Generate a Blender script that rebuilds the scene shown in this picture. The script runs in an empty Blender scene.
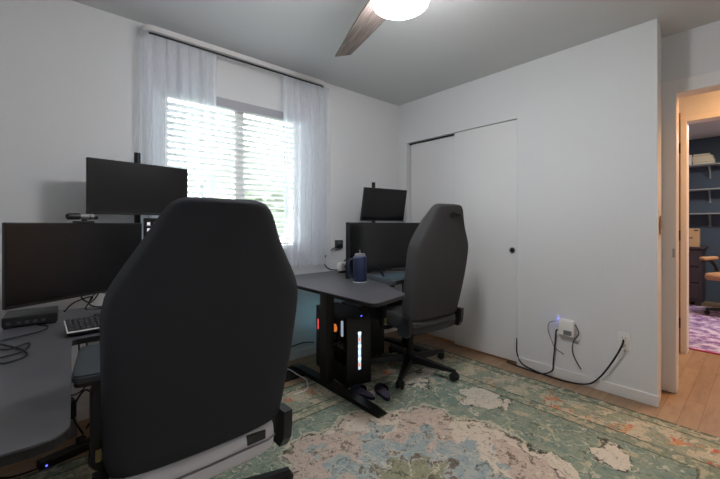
import bpy, bmesh, math, random
from mathutils import Vector, Matrix, noise
random.seed(7)
S = bpy.context.scene
COL = S.collection
PI = math.pi
# ------------------------------------------------------------------ camera, world, light
FW = Vector((.6596, .7516, 0)); RT = Vector((.7516, -.6596, 0))
cam = bpy.data.cameras.new('camera'); co = bpy.data.objects.new('camera', cam); COL.objects.link(co)
co.location = (0, 0, 1.148)
co.rotation_euler = (PI / 2, 0, -math.atan2(.6596, .7516))
cam.sensor_width = 36; cam.lens = 356 / 720 * 36
cam.shift_y = -14.9 / 720
cam.clip_start = .02
S.camera = co
S.view_settings.view_transform = 'Standard'; S.view_settings.look = 'None'
S.view_settings.gamma = 1; S.view_settings.use_curve_mapping = False
S.view_settings.exposure = 2.08
S.cycles.max_bounces = 12; S.cycles.diffuse_bounces = 7; S.cycles.transparent_max_bounces = 16
S.cycles.transmission_bounces = 8; S.cycles.use_denoising = True; S.cycles.sample_clamp_indirect = 6
W = bpy.data.worlds.new('sky'); S.world = W; W.use_nodes = True
W.node_tree.nodes['Background'].inputs[0].default_value = (.90, .95, 1, 1)
SKY = 3.1; LAMP = 17.5; HALL = 6; ROOM = 12
W.node_tree.nodes['Background'].inputs[1].default_value = SKY

def area(name, loc, size, power, col, rot=(0, 0, 0), portal=False, sy=None):
    l = bpy.data.lights.new(name, 'AREA'); l.size = size; l.energy = power; l.color = col
    if sy: l.shape = 'RECTANGLE'; l.size_y = sy
    if portal: l.cycles.is_portal = True
    o = bpy.data.objects.new(name, l); COL.objects.link(o); o.location = loc; o.rotation_euler = rot
    return o
area('window_daylight_portal', (1.11, 2.80, 1.5), 1.2, 1, (1, 1, 1), (-PI / 2, 0, 0), True, 1.25)
area('hall_ceiling_light', (3.80, -.35, 2.40), .3, HALL, (1, .50, .20))
area('far_room_ceiling_light', (5.8, -.3, 2.40), .5, ROOM, (1, .93, .85))

# ------------------------------------------------------------------ materials
def lin(c):
    return tuple(((v / 255) / 12.92 if v / 255 <= .04045 else ((v / 255 + .055) / 1.055) ** 2.4) for v in c) + (1,)

class NT:
    def __init__(s, m): s.t = m.node_tree; s.n = s.t.nodes; s.l = s.t.links
    def node(s, typ, **kw):
        n = s.n.new(typ)
        for k, v in kw.items(): setattr(n, k, v)
        return n
    def put(s, inp, v):
        if hasattr(v, 'is_output'): s.l.new(v, inp)
        elif isinstance(v, (tuple, list)) and inp.type == 'RGBA': inp.default_value = tuple(v) if len(v) == 4 else tuple(v) + (1,)
        else: inp.default_value = v
    def math(s, op, a, b=0, c=0):
        n = s.node('ShaderNodeMath', operation=op)
        for i, v in enumerate((a, b, c)): s.put(n.inputs[i], v)
        return n.outputs[0]
    def mix(s, f, a, b):
        n = s.node('ShaderNodeMix', data_type='RGBA')
        s.put(n.inputs[0], f); s.put(n.inputs[6], a); s.put(n.inputs[7], b); return n.outputs[2]
    def sstep(s, v, a, b):
        n = s.node('ShaderNodeMapRange', interpolation_type='SMOOTHSTEP')
        s.put(n.inputs[0], v); n.inputs[1].default_value = a; n.inputs[2].default_value = b; return n.outputs[0]
    def noise(s, vec, scale, detail=3, rough=.5, color=False):
        n = s.node('ShaderNodeTexNoise'); s.put(n.inputs['Vector'], vec) if vec is not None else None
        n.inputs['Scale'].default_value = scale; n.inputs['Detail'].default_value = detail; n.inputs['Roughness'].default_value = rough
        return n.outputs['Color'] if color else n.outputs[0]
    def obj(s): return s.node('ShaderNodeTexCoord').outputs['Object']
    def geo(s): return s.node('ShaderNodeNewGeometry').outputs['Position']
    def mapping(s, v, sc=(1, 1, 1), loc=(0, 0, 0)):
        n = s.node('ShaderNodeMapping'); s.put(n.inputs[0], v); n.inputs[3].default_value = sc; n.inputs[1].default_value = loc; return n.outputs[0]
    def bump(s, h, strength=.2, dist=.01):
        n = s.node('ShaderNodeBump'); n.inputs['Strength'].default_value = strength; n.inputs['Distance'].default_value = dist
        s.put(n.inputs['Height'], h); return n.outputs[0]

def mat(name, col, rough=.5, metal=0, var=.0, scale=40, bump=0, spec=.5, coat=0):
    m = bpy.data.materials.new(name); m.use_nodes = True; t = NT(m); b = t.n['Principled BSDF']
    b.inputs['Roughness'].default_value = rough; b.inputs['Metallic'].default_value = metal
    b.inputs['Specular IOR Level'].default_value = spec
    if coat: b.inputs['Coat Weight'].default_value = coat
    c = lin(col)
    n = t.noise(t.obj(), scale, 4)
    if var:
        t.put(b.inputs['Base Color'], t.mix(n, tuple(v * (1 - var) for v in c[:3]) + (1,), tuple(min(1, v * (1 + var)) for v in c[:3]) + (1,)))
    else: b.inputs['Base Color'].default_value = c
    if bump: t.put(b.inputs['Normal'], t.bump(n, bump, .004))
    return m
def emit(name, col, st):
    m = bpy.data.materials.new(name); m.use_nodes = True; b = m.node_tree.nodes['Principled BSDF']
    b.inputs['Base Color'].default_value = lin(col); b.inputs['Emission Color'].default_value = lin(col); b.inputs['Emission Strength'].default_value = st
    return m
M = {}
M['wall'] = mat('wall_paint', (222, 223, 224), .85, 0, .02, 60, .05, .3)
M['ceil'] = mat('ceiling_paint', (205, 207, 207), .9, 0, .03, 90, .12, .2)
M['trim'] = mat('white_trim_paint', (228, 226, 224), .45, 0, .01)
M['door'] = mat('sliding_door_paint', (226, 226, 226), .45, 0, .015, 5)
M['black'] = mat('black_plastic', (22, 22, 24), .42, 0, .15, 80)
M['blackm'] = mat('black_metal', (26, 27, 29), .35, .3, .15, 120)
M['rubber'] = mat('black_rubber', (18, 18, 18), .7)
M['fabric_a'] = mat('charcoal_fabric', (44, 46, 52), .8, 0, .18, 700, .25, .35)
M['fabric_b'] = mat('grey_fabric', (62, 62, 63), .8, 0, .18, 700, .25, .35)
M['seatw'] = mat('pale_grey_upholstery', (214, 213, 220), .6, 0, .04, 200, .05)
M['piping'] = mat('grey_piping', (120, 118, 124), .6)
M['pad'] = mat('armrest_pad', (70, 76, 82), .38, 0, .05, 40)
M['desk'] = mat('desk_laminate', (88, 88, 93), .3, 0, .12, 160, .04)
M['deskedge'] = mat('desk_edge', (16, 16, 17), .5)
M['screen'] = mat('dark_screen', (14, 15, 18), .24, 0, 0, 1, 0, .4)
M['bezel'] = mat('monitor_plastic', (20, 20, 22), .4)
M['silver'] = mat('silver_metal', (170, 170, 172), .3, .8)
M['white'] = mat('white_plastic', (232, 231, 228), .4)
M['keys'] = mat('keycap_grey', (52, 52, 58), .5, 0, .2, 60)
M['blue'] = mat('navy_bottle_enamel', (36, 48, 80), .35, .2, .1, 20, 0, .5, .3)
M['slip'] = mat('navy_slipper_fabric', (22, 26, 48), .8, 0, .2, 300, .2)
M['lilac'] = mat('lilac_insole', (104, 92, 118), .8)
M['mat'] = mat('desk_mat_window_tint', (84, 104, 114), .55, 0, .08, 300)  # bluish window reflection put into the mat colour
M['navy'] = mat('navy_wall_paint', (60, 72, 88), .7, 0, .05, 20)
M['dresser'] = mat('dark_dresser_wood', (52, 40, 46), .5, 0, .2, 20)
M['card'] = mat('cardboard', (176, 140, 104), .8, 0, .08, 30)
M['tan'] = mat('tan_leather', (176, 132, 98), .5, 0, .08, 30)
M['shelf'] = mat('pale_shelf_board', (128, 132, 136), .6)
M['paper'] = mat('book_paper', (216, 208, 186), .8, 0, .05, 90)
M['bookw'] = mat('book_cover_cream', (206, 202, 180), .6)
M['bookg'] = mat('book_cover_olive', (140, 140, 104), .6)
M['brass'] = mat('dull_brass', (150, 132, 84), .5, .3)
M['port'] = mat('port_metal', (84, 84, 88), .4, .4)
M['hinge'] = mat('dark_bronze_hinge', (46, 32, 24), .4, .6)
M['switchp'] = mat('almond_switch_plate', (196, 160, 138), .5)
M['grass'] = mat('garden_lawn', (104, 116, 92), .9, 0, .3, 3)
M['leaf'] = mat('tree_foliage', (128, 134, 122), .8, 0, .4, 6)
M['bark'] = mat('tree_bark', (100, 86, 70), .9)
M['roof'] = mat('roof_shingle', (130, 118, 116), .8, 0, .15, 20)
M['siding'] = mat('house_siding', (190, 176, 166), .7)
M['led'] = emit('white_led', (225, 240, 255), .17)
M['ledr'] = emit('red_led', (255, 90, 90), .22)
M['ledo'] = emit('orange_led', (255, 140, 60), .28)
M['ledc'] = emit('cyan_led', (165, 215, 228), .8)
M['ledb'] = emit('blue_led', (70, 80, 255), 1)
M['icon'] = emit('screen_icon_glow', (215, 212, 220), .17)
M['iconp'] = emit('screen_icon_pink', (200, 110, 140), .16)
M['lamp'] = emit('lamp_diffuser', (252, 251, 253), LAMP)
M['nightlight'] = emit('nightlight_glow', (120, 120, 255), .8)

def wood_floor():
    m = bpy.data.materials.new('oak_floor'); m.use_nodes = True; t = NT(m); b = t.n['Principled BSDF']
    p = t.geo()
    br = t.node('ShaderNodeTexBrick'); t.put(br.inputs['Vector'], t.mapping(p, (1, 1, 1), (.3, .02, 0)))
    br.offset = .37; br.inputs['Scale'].default_value = 1; br.inputs['Brick Width'].default_value = 1.15; br.inputs['Row Height'].default_value = .09
    br.inputs['Mortar Size'].default_value = .0016; br.inputs['Bias'].default_value = 0
    br.inputs['Color1'].default_value = (0, 0, 0, 1); br.inputs['Color2'].default_value = (1, 1, 1, 1)
    g = t.noise(t.mapping(p, (2.2, 26, 1)), 1.6, 6, .65)
    c = t.mix(g, lin((120, 92, 68)), lin((178, 146, 114)))
    c = t.mix(t.math('MULTIPLY', br.outputs['Color'], .45), c, lin((190, 160, 128)))
    g2 = t.noise(t.mapping(p, (3, 9, 1)), 2.2, 4, .6)
    c = t.mix(t.math('MULTIPLY', t.sstep(g2, .5, .7), .4), c, lin((112, 84, 62)))
    c = t.mix(t.math('MULTIPLY', br.outputs['Fac'], .6), c, lin((80, 58, 42)))
    t.put(b.inputs['Base Color'], c); b.inputs['Roughness'].default_value = .38
    return m
M['floor'] = wood_floor()

def rug_mat(hx, hy):
    m = bpy.data.materials.new('distressed_floral_rug'); m.use_nodes = True; t = NT(m); b = t.n['Principled BSDF']
    p0 = t.obj()
    nz = t.noise(p0, 9, 3, .6, True)
    va = t.node('ShaderNodeVectorMath', operation='SUBTRACT'); t.put(va.inputs[0], nz); va.inputs[1].default_value = (.5, .5, .5)
    vs = t.node('ShaderNodeVectorMath', operation='SCALE'); t.put(vs.inputs[0], va.outputs[0]); vs.inputs['Scale'].default_value = .09
    vb = t.node('ShaderNodeVectorMath', operation='ADD'); t.put(vb.inputs[0], p0); t.put(vb.inputs[1], vs.outputs[0]); p = vb.outputs[0]
    sx = t.node('ShaderNodeSeparateXYZ'); t.put(sx.inputs[0], p0)
    de = t.math('MINIMUM', t.math('SUBTRACT', hx, t.math('ABSOLUTE', sx.outputs[0])), t.math('SUBTRACT', hy, t.math('ABSOLUTE', sx.outputs[1])))
    green, dkgreen, cream = lin((142, 154, 138)), lin((74, 82, 72)), lin((214, 206, 192))
    blue, rust, orange, dark = lin((156, 172, 176)), lin((196, 104, 82)), lin((206, 156, 112)), lin((58, 52, 46))
    teal = lin((122, 143, 133))
    n1 = t.noise(p, 1.75, 2, .45); n2 = t.noise(t.mapping(p, (1, 1, 1), (7, 3, 1)), 2.1, 2, .45)
    n3 = t.noise(t.mapping(p, (1, 1, 1), (2, 9, 4)), 7.5, 3, .55); n4 = t.noise(p, 15, 4, .6); n5 = t.noise(p0, 60, 3, .6)
    n6 = t.noise(t.mapping(p, (1, 1, 1), (5, 1, 8)), 22, 2, .5)
    def line(v, c, w): return t.math('SUBTRACT', 1, t.sstep(t.math('ABSOLUTE', t.math('SUBTRACT', v, c)), w * .5, w))
    # field: green ground, cream flowers, scalloped cream medallion with blue inside
    x_, y_ = sx.outputs[0], sx.outputs[1]
    sp = t.node('ShaderNodeSeparateXYZ'); t.put(sp.inputs[0], p)
    px_, py_ = t.math('DIVIDE', sp.outputs[0], .66), t.math('DIVIDE', sp.outputs[1], .62)
    rad = t.math('SQRT', t.math('ADD', t.math('MULTIPLY', px_, px_), t.math('MULTIPLY', py_, py_)))
    ang = t.math('ARCTAN2', py_, px_)
    scl = t.math('MULTIPLY', t.math('ABSOLUTE', t.math('COSINE', t.math('MULTIPLY', ang, 5))), .13)
    rr = t.math('ADD', t.math('SUBTRACT', rad, scl), t.math('MULTIPLY', t.math('SUBTRACT', n3, .5), .35))
    def vor(sc, off):
        v = t.node('ShaderNodeTexVoronoi'); t.put(v.inputs['Vector'], t.mapping(p, (1, 1, 1), off)); v.inputs['Scale'].default_value = sc
        return v.outputs['Distance']
    fl1 = t.math('ADD', vor(2.3, (3, 1, 0)), t.math('MULTIPLY', t.math('SUBTRACT', n3, .5), .5))
    fl2 = t.math('ADD', vor(6.0, (1, 5, 0)), t.math('MULTIPLY', t.math('SUBTRACT', n4, .5), .6))
    f = t.mix(t.sstep(n4, .4, .6), green, teal)
    f = t.mix(t.math('MULTIPLY', t.sstep(n3, .55, .6), .55), f, lin((150, 164, 146)))
    f = t.mix(t.math('SUBTRACT', 1, t.sstep(fl2, .17, .2)), f, lin((182, 176, 152)))
    f = t.mix(t.math('SUBTRACT', 1, t.sstep(fl1, .35, .365)), f, cream)
    f = t.mix(t.math('MULTIPLY', t.math('MULTIPLY', line(fl1, .365, .02), t.sstep(n6, .45, .5)), .85), f, dark)
    f = t.mix(t.math('MULTIPLY', t.math('SUBTRACT', 1, t.sstep(fl1, .12, .17)), t.sstep(n6, .42, .5)), f, lin((122, 112, 94)))
    inside = t.math('SUBTRACT', 1, t.sstep(rr, .93, .945))
    md = t.mix(t.sstep(n2, .50, .515), cream, lin((198, 182, 170)))
    blu = t.mix(t.sstep(n4, .45, .55), blue, lin((176, 184, 180)))
    md = t.mix(t.math('MULTIPLY', t.math('SUBTRACT', 1, t.sstep(t.math('ADD', rr, t.math('MULTIPLY', t.math('SUBTRACT', n3, .5), .9)), .56, .58)), 1), md, blu)
    md = t.mix(t.math('SUBTRACT', 1, t.sstep(t.math('ADD', rr, t.math('MULTIPLY', t.math('SUBTRACT', n4, .5), .3)), .2, .215)), md, lin((150, 152, 126)))
    md = t.mix(t.math('MULTIPLY', t.math('MULTIPLY', line(rr, .24, .035), t.sstep(n6, .4, .48)), .8), md, lin((104, 88, 74)))
    md = t.mix(t.math('MULTIPLY', t.sstep(t.math('ADD', n4, t.math('MULTIPLY', n6, .4)), .80, .83), .8), md, lin((112, 100, 86)))
    f = t.mix(inside, f, md)
    f = t.mix(t.math('MULTIPLY', line(rr, .965, .022), .8), f, lin((206, 200, 180)))
    f = t.mix(t.math('MULTIPLY', t.math('MULTIPLY', line(rr, .925, .014), t.sstep(n6, .4, .5)), .85), f, dark)
    f = t.mix(t.math('MULTIPLY', t.math('MULTIPLY', line(n3, .5, .01), t.sstep(n6, .44, .5)), .55), f, lin((208, 204, 186)))
    f = t.mix(t.math('MULTIPLY', t.math('MULTIPLY', line(n4, .5, .014), t.sstep(n6, .5, .56)), .65), f, dkgreen)
    # border
    vo = t.node('ShaderNodeTexVoronoi'); t.put(vo.inputs['Vector'], p); vo.inputs['Scale'].default_value = 5.5
    bd = t.mix(t.sstep(n3, .47, .53), lin((154, 160, 140)), lin((196, 186, 162)))
    bd = t.mix(t.sstep(t.math('SUBTRACT', n4, t.math('MULTIPLY', vo.outputs['Distance'], .5)), .42, .45), bd, rust)
    bd = t.mix(t.math('MULTIPLY', t.sstep(t.math('SUBTRACT', n6, t.math('MULTIPLY', vo.outputs['Distance'], .6)), .4, .44), .7), bd, orange)
    bd = t.mix(t.math('MULTIPLY', t.math('MULTIPLY', line(n4, .47, .014), t.sstep(n6, .42, .52)), .7), bd, dkgreen)
    db = t.math('ADD', de, t.math('MULTIPLY', t.math('SUBTRACT', n4, .5), .03))
    c = t.mix(t.sstep(db, .335, .34), bd, f)
    guard = t.mix(t.sstep(n6, .46, .54), lin((132, 144, 126)), lin((178, 172, 148)))
    c = t.mix(t.math('SUBTRACT', 1, t.sstep(db, .085, .09)), c, guard)
    c = t.mix(t.math('SUBTRACT', 1, t.sstep(t.math('ABSOLUTE', t.math('SUBTRACT', db, .385)), .035, .04)), c, guard)
    for d, w in ((.012, .016), (.088, .008), (.342, .008), (.425, .008)):
        c = t.mix(t.math('MULTIPLY', line(db, d, w), .75), c, dkgreen)
    vn = t.noise(t.mapping(p, (1, 1, 1), (4, 4, 2)), 6, 3, .5)
    c = t.mix(t.math('MULTIPLY', t.math('MULTIPLY', line(vn, .5, .012), t.sstep(n6, .40, .5)), .7), c, lin((214, 208, 190)))
    c = t.mix(t.math('MULTIPLY', t.math('MULTIPLY', line(vn, .56, .010), t.sstep(n6, .44, .54)), .6), c, dkgreen)
    # wear and fine yarn texture
    c = t.mix(t.math('MULTIPLY', t.sstep(n5, .5, .75), .45), c, lin((186, 180, 164)))
    c = t.mix(t.math('MULTIPLY', t.sstep(t.math('SUBTRACT', 1, n5), .55, .75), .55), c, lin((70, 72, 64)))
    t.put(b.inputs['Base Color'], c); b.inputs['Roughness'].default_value = .95; b.inputs['Specular IOR Level'].default_value = .1
    t.put(b.inputs['Normal'], t.bump(n5, .4, .004))
    return m

def sheer():
    m = bpy.data.materials.new('sheer_voile'); m.use_nodes = True; t = NT(m); out = t.n['Material Output']
    d = t.node('ShaderNodeBsdfDiffuse'); d.inputs[0].default_value = (.86, .88, .92, 1)
    tl = t.node('ShaderNodeBsdfTranslucent'); tl.inputs[0].default_value = (.84, .88, .96, 1)
    tr = t.node('ShaderNodeBsdfTransparent')
    a = t.node('ShaderNodeMixShader'); a.inputs[0].default_value = .5; t.l.new(d.outputs[0], a.inputs[1]); t.l.new(tl.outputs[0], a.inputs[2])
    b = t.node('ShaderNodeMixShader')
    w = t.noise(t.mapping(t.obj(), (1, 1, .2)), 90, 2)
    t.put(b.inputs[0], t.math('ADD', .36, t.math('MULTIPLY', w, .12)))
    t.l.new(a.outputs[0], b.inputs[1]); t.l.new(tr.outputs[0], b.inputs[2]); t.l.new(b.outputs[0], out.inputs[0])
    return m
M['sheer'] = sheer()
def slat_mat():
    m = bpy.data.materials.new('white_blind_slat'); m.use_nodes = True; t = NT(m); out = t.n['Material Output']; b = t.n['Principled BSDF']
    b.inputs['Base Color'].default_value = (.72, .73, .74, 1); b.inputs['Roughness'].default_value = .5
    tl = t.node('ShaderNodeBsdfTranslucent'); t.put(tl.inputs[0], t.mix(t.noise(t.obj(), 30), (.8, .8, .78, 1), (.85, .85, .82, 1)))
    a = t.node('ShaderNodeMixShader'); a.inputs[0].default_value = .2; t.l.new(b.outputs[0], a.inputs[1]); t.l.new(tl.outputs[0], a.inputs[2])
    t.l.new(a.outputs[0], out.inputs[0]); return m
M['slat'] = slat_mat()
M['blindrail'] = mat('blind_headrail', (168, 168, 176), .5)
def glass(name, tint, rough=0, fac=.12):
    m = bpy.data.materials.new(name); m.use_nodes = True; t = NT(m); out = t.n['Material Output']
    g = t.node('ShaderNodeBsdfGlossy'); g.inputs['Roughness'].default_value = rough
    tr = t.node('ShaderNodeBsdfTransparent'); tr.inputs[0].default_value = tint
    a = t.node('ShaderNodeMixShader'); a.inputs[0].default_value = .05; t.l.new(tr.outputs[0], a.inputs[1]); t.l.new(g.outputs[0], a.inputs[2])
    t.l.new(a.outputs[0], out.inputs[0]); return m
M['pane'] = glass('window_glass', (.97, .98, .98, 1))
M['tint'] = glass('tinted_side_glass', (.55, .56, .6, 1))
def wood_grain(name, a, b, sc, rough=.5):
    m = bpy.data.materials.new(name); m.use_nodes = True; t = NT(m); bs = t.n['Principled BSDF']
    n = t.noise(t.mapping(t.obj(), sc), 1.5, 6, .65)
    t.put(bs.inputs['Base Color'], t.mix(t.sstep(n, .3, .7), lin(a), lin(b))); bs.inputs['Roughness'].default_value = rough
    return m
M['blade'] = wood_grain('weathered_walnut', (92, 82, 78), (138, 126, 120), (3, 40, 40), .55)
def room2rug():
    m = bpy.data.materials.new('purple_rug_pile'); m.use_nodes = True; t = NT(m); b = t.n['Principled BSDF']
    p = t.geo(); n = t.noise(p, 9, 5, .7); n2 = t.noise(p, 3, 3)
    c = t.mix(t.sstep(n, .4, .6), lin((128, 84, 146)), lin((206, 192, 212)))
    c = t.mix(t.math('MULTIPLY', t.sstep(n2, .5, .6), .4), c, lin((90, 70, 120)))
    t.put(b.inputs['Base Color'], c); b.inputs['Roughness'].default_value = .95; return m
M['prug'] = room2rug()
M['magenta'] = mat('magenta_rug_binding', (176, 60, 110), .9)

# ------------------------------------------------------------------ geometry helpers
class B:
    """collects shapes, then links them as ONE mesh object"""
    def __init__(s): s.bm = bmesh.new()
    def add(s, verts, faces, mtx=None):
        vs = [s.bm.verts.new(mtx @ Vector(v) if mtx else v) for v in verts]
        for f in faces:
            try: s.bm.faces.new([vs[i] for i in f])
            except ValueError: pass
        return s
    def box(s, a, b, bev=0, mtx=None, seg=2):
        t = bmesh.new()
        bmesh.ops.create_cube(t, size=1)
        c = [(a[i] + b[i]) / 2 for i in range(3)]; d = [abs(b[i] - a[i]) for i in range(3)]
        for v in t.verts: v.co = Vector([c[i] + v.co[i] * d[i] for i in range(3)])
        if bev: bmesh.ops.bevel(t, geom=t.edges[:], offset=min(bev, min(d) * .49), segments=seg, affect='EDGES', profile=.5)
        return s._merge(t, mtx)
    def _merge(s, t, mtx=None):
        t.verts.ensure_lookup_table(); idx = {v: i for i, v in enumerate(t.verts)}
        s.add([v.co.copy() for v in t.verts], [[idx[v] for v in f.verts] for f in t.faces], mtx); t.free(); return s
    def loft(s, rings, cap=True, closed=False, mtx=None):
        n = len(rings[0]); V = [p for r in rings for p in r]; F = []
        R = len(rings)
        for i in range(R if closed else R - 1):
            j = (i + 1) % R
            for k in range(n):
                F.append((i * n + k, i * n + (k + 1) % n, j * n + (k + 1) % n, j * n + k))
        if cap and not closed: F.append(tuple(range(n))[::-1]); F.append(tuple((R - 1) * n + k for k in range(n)))
        return s.add(V, F, mtx)
    def tube(s, pts, r, n=8, mtx=None):
        pts = [Vector(p) for p in pts]; rings = []
        rr = r if isinstance(r, (list, tuple)) else [r] * len(pts)
        prev = None
        for i, p in enumerate(pts):
            d = (pts[min(i + 1, len(pts) - 1)] - pts[max(i - 1, 0)])
            d = d.normalized() if d.length > 1e-9 else Vector((0, 0, 1))
            if prev is None:
                u = d.orthogonal().normalized()
            else:
                u = (prev - d * prev.dot(d)); u = u.normalized() if u.length > 1e-6 else d.orthogonal().normalized()
            prev = u; v = d.cross(u)
            rings.append([p + (u * math.cos(2 * PI * k / n) + v * math.sin(2 * PI * k / n)) * rr[i] for k in range(n)])
        return s.loft(rings, mtx=mtx)
    def lathe(s, prof, n=24, mtx=None):
        rings = [[(r * math.cos(2 * PI * k / n), r * math.sin(2 * PI * k / n), z) for k in range(n)] for r, z in prof]
        return s.loft(rings, mtx=mtx)
    def prism(s, poly, z0, z1, mtx=None, bev=0):
        t = bmesh.new()
        vs = [t.verts.new((x, y, z0)) for x, y in poly]; f = t.faces.new(vs)
        r = bmesh.ops.extrude_face_region(t, geom=[f])
        for g in r['geom']:
            if isinstance(g, bmesh.types.BMVert): g.co.z = z1
        if bev:
            es = [e for e in t.edges if abs(e.verts[0].co.z - e.verts[1].co.z) < 1e-6]
            bmesh.ops.bevel(t, geom=es, offset=bev, segments=2, affect='EDGES')
        return s._merge(t, mtx)
    def build(s, name, m, parent=None, smooth=None, sub=0):
        bmesh.ops.recalc_face_normals(s.bm, faces=s.bm.faces[:])
        me = bpy.data.meshes.new(name); s.bm.to_mesh(me); s.bm.free()
        o = bpy.data.objects.new(name, me); COL.objects.link(o)
        me.materials.append(M[m] if isinstance(m, str) else m)
        if smooth is not None:
            for p in me.polygons: p.use_smooth = True
            if smooth < 180:
                try: me.set_sharp_from_angle(angle=math.radians(smooth))
                except Exception: pass
        if sub:
            md = o.modifiers.new('subdivision', 'SUBSURF'); md.levels = sub; md.render_levels = sub
        if parent: o.parent = parent
        return o
def T(loc=(0, 0, 0), rz=0, rx=0, ry=0):
    return Matrix.Translation(loc) @ Matrix.Rotation(rz, 4, 'Z') @ Matrix.Rotation(ry, 4, 'Y') @ Matrix.Rotation(rx, 4, 'X')
def tag(o, label, cat, group=None, kind=None):
    o['label'] = label; o['category'] = cat
    if group: o['group'] = group
    if kind: o['kind'] = kind
    return o
def thing(name, label, cat, loc=(0, 0, 0), rz=0, group=None):
    o = bpy.data.objects.new(name, None); COL.objects.link(o); o.empty_display_size = .1
    o.location = loc; o.rotation_euler = (0, 0, rz)
    return tag(o, label, cat, group)
def struct(o, label=None, cat=None):
    o['kind'] = 'structure'
    if label: o['label'] = label; o['category'] = cat
    return o
def spline(pts, n=8):
    pts = [Vector(p) for p in pts]; out = []
    P = [pts[0]] + pts + [pts[-1]]
    for i in range(1, len(P) - 2):
        a, b, c, d = P[i - 1:i + 3]
        for k in range(n):
            t = k / n
            out.append(.5 * ((2 * b) + (c - a) * t + (2 * a - 5 * b + 4 * c - d) * t * t + (3 * b - a - 3 * c + d) * t ** 3))
    out.append(pts[-1]); return out
def arc(cx, cy, r, a0, a1, n=8):
    return [(cx + r * math.cos(a0 + (a1 - a0) * i / n), cy + r * math.sin(a0 + (a1 - a0) * i / n)) for i in range(n + 1)]

# ------------------------------------------------------------------ the setting
XL, XB, YB, YA, H = -.46, 2.883, -.62, 2.651, 2.446
XD, XD2, XH, XH2, XF = 3.21, 3.33, 4.27, 4.39, 7.40      # entry wall, hall wall, far wall of the next room
YE = .45                                                  # end of the closet wall
YN = -2.2
struct(B().box((XL - .12, YN, -.06), (XF + .1, YA + .7, 0)).build('floor', 'floor'), 'oak plank floor running under the rug and out to the hall', 'floor')
struct(B().box((XL - .12, YN, H), (XF + .1, YA + .12, H + .06)).build('ceiling', 'ceil'), 'flat pale grey ceiling above the whole room', 'ceiling')
WX0, WX1, WZ0, WZ1 = .575, 1.645, .93, 2.085
b = B()
b.box((XL - .12, YA, 0), (WX0, YA + .14, H)).box((WX1, YA, 0), (XF, YA + .14, H)).box((WX0, YA, 0), (WX1, YA + .14, WZ0)).box((WX0, YA, WZ1), (WX1, YA + .14, H))
struct(b.build('wall_window', 'wall'), 'white wall with the window behind the two desks', 'wall')
CY0, CY1, CZ = 1.338, 2.53, 2.018
b = B()
b.box((XB, YE, 0), (XB + .10, CY0, H)).box((XB, CY1, 0), (XB + .10, YA, H)).box((XB, CY0, CZ), (XB + .10, CY1, H))
b.add([(XB + .1, YE, 0), (XD, .477, 0), (XD, .60, 0), (XB + .1, .60, 0), (XB + .1, YE, H), (XD, .477, H), (XD, .60, H), (XB + .1, .60, H)],
      [(0, 1, 5, 4), (1, 2, 6, 5), (2, 3, 7, 6), (3, 0, 4, 7)])
b.box((XB + .62, .6, 0), (XB + .70, YA, H))
struct(b.build('wall_closet', 'wall'), 'white wall holding the sliding closet doors', 'wall')
struct(B().box((XL - .12, YB, 0), (XL, YA, H)).build('wall_left', 'wall'), 'white side wall beside the left desk', 'wall')
struct(B().box((XL, YB - .12, 0), (XD, YB, H)).build('wall_back', 'wall'), 'white wall behind the viewpoint', 'wall')
DY1, DY0, DZ = .402, -.42, 2.035
b = B().box((XD, DY1 + .02, 0), (XD2, .7, H)).box((XD, YN, 0), (XD2, DY0 - .02, H)).box((XD, DY0 - .02, DZ + .02), (XD2, DY1 + .02, H))
struct(b.build('wall_entry', 'wall'), 'wall with the open bedroom doorway to the hall', 'wall')
HY1, HY0, HZ = .461, -.40, 2.06
b = B().box((XH, HY1 + .015, 0), (XH2, 2.6, H)).box((XH, YN, 0), (XH2, HY0 - .015, H)).box((XH, HY0 - .015, HZ + .015), (XH2, HY1 + .015, H))
struct(b.build('wall_hall', 'wall'), 'hall wall around the second doorway, lit warm', 'wall')
struct(B().box((XF, YN, 0), (XF + .1, YA, H)).build('wall_far', 'navy'), 'navy wall at the far end of the next room', 'wall')
struct(B().box((XD, YN - .1, 0), (XF, YN, H)).build('wall_near', 'wall'), 'outer wall along the hall and next room', 'wall')
# baseboards
def baseb(name, a, c, lab):
    struct(B().box(a, c, .006).build(name, 'trim'), lab, 'baseboard')
baseb('baseboard_closet', (XB - .013, YE - .012, 0), (XB, CY0, .075), 'white baseboard under the wall outlets')
baseb('baseboard_window', (XL, YA - .013, 0), (XB, YA, .075), 'white baseboard under the window')
baseb('baseboard_hall', (XH - .012, HY1 + .08, 0), (XH, 2.6, .075), 'white baseboard in the hall')
# entry casing (trim_1), hall casing (trim_2)
b = B().box((XD - .018, DY1 - .004, 0.004), (XD, .4765, DZ + .09), .004).box((XD - .018, DY0, DZ), (XD, DY1 - .004, DZ + .09), .004).box((XD - .018, DY0 - .075, 0), (XD, DY0, DZ + .09), .004)
b.box((XD, DY1, 0), (XD2, DY1 + .02, DZ + .02)).box((XD, DY0 - .02, 0), (XD2, DY0, DZ + .02)).box((XD, DY0, DZ), (XD2, DY1, DZ + .02))
tr1 = struct(b.build('trim_1', 'trim'), 'white casing around the bedroom doorway', 'door trim')
B().box((XD - .021, .405, .925), (XD - .018, .418, .985)).box((XD - .024, .405, .94), (XD - .02, .411, .97)).build('strike_plate', 'silver', tr1)
b = B().box((XH - .018, HY1, 0), (XH, HY1 + .042, HZ + .045), .003).box((XH - .018, HY0, HZ), (XH, HY1, HZ + .045), .003).box((XH - .018, HY0 - .06, 0), (XH, HY0, HZ + .045), .003)
b.box((XH, HY1, 0), (XH2, HY1 + .015, HZ + .015)).box((XH, HY0 - .015, 0), (XH2, HY0, HZ + .015)).box((XH, HY0, HZ), (XH2, HY1, HZ + .015))
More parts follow.
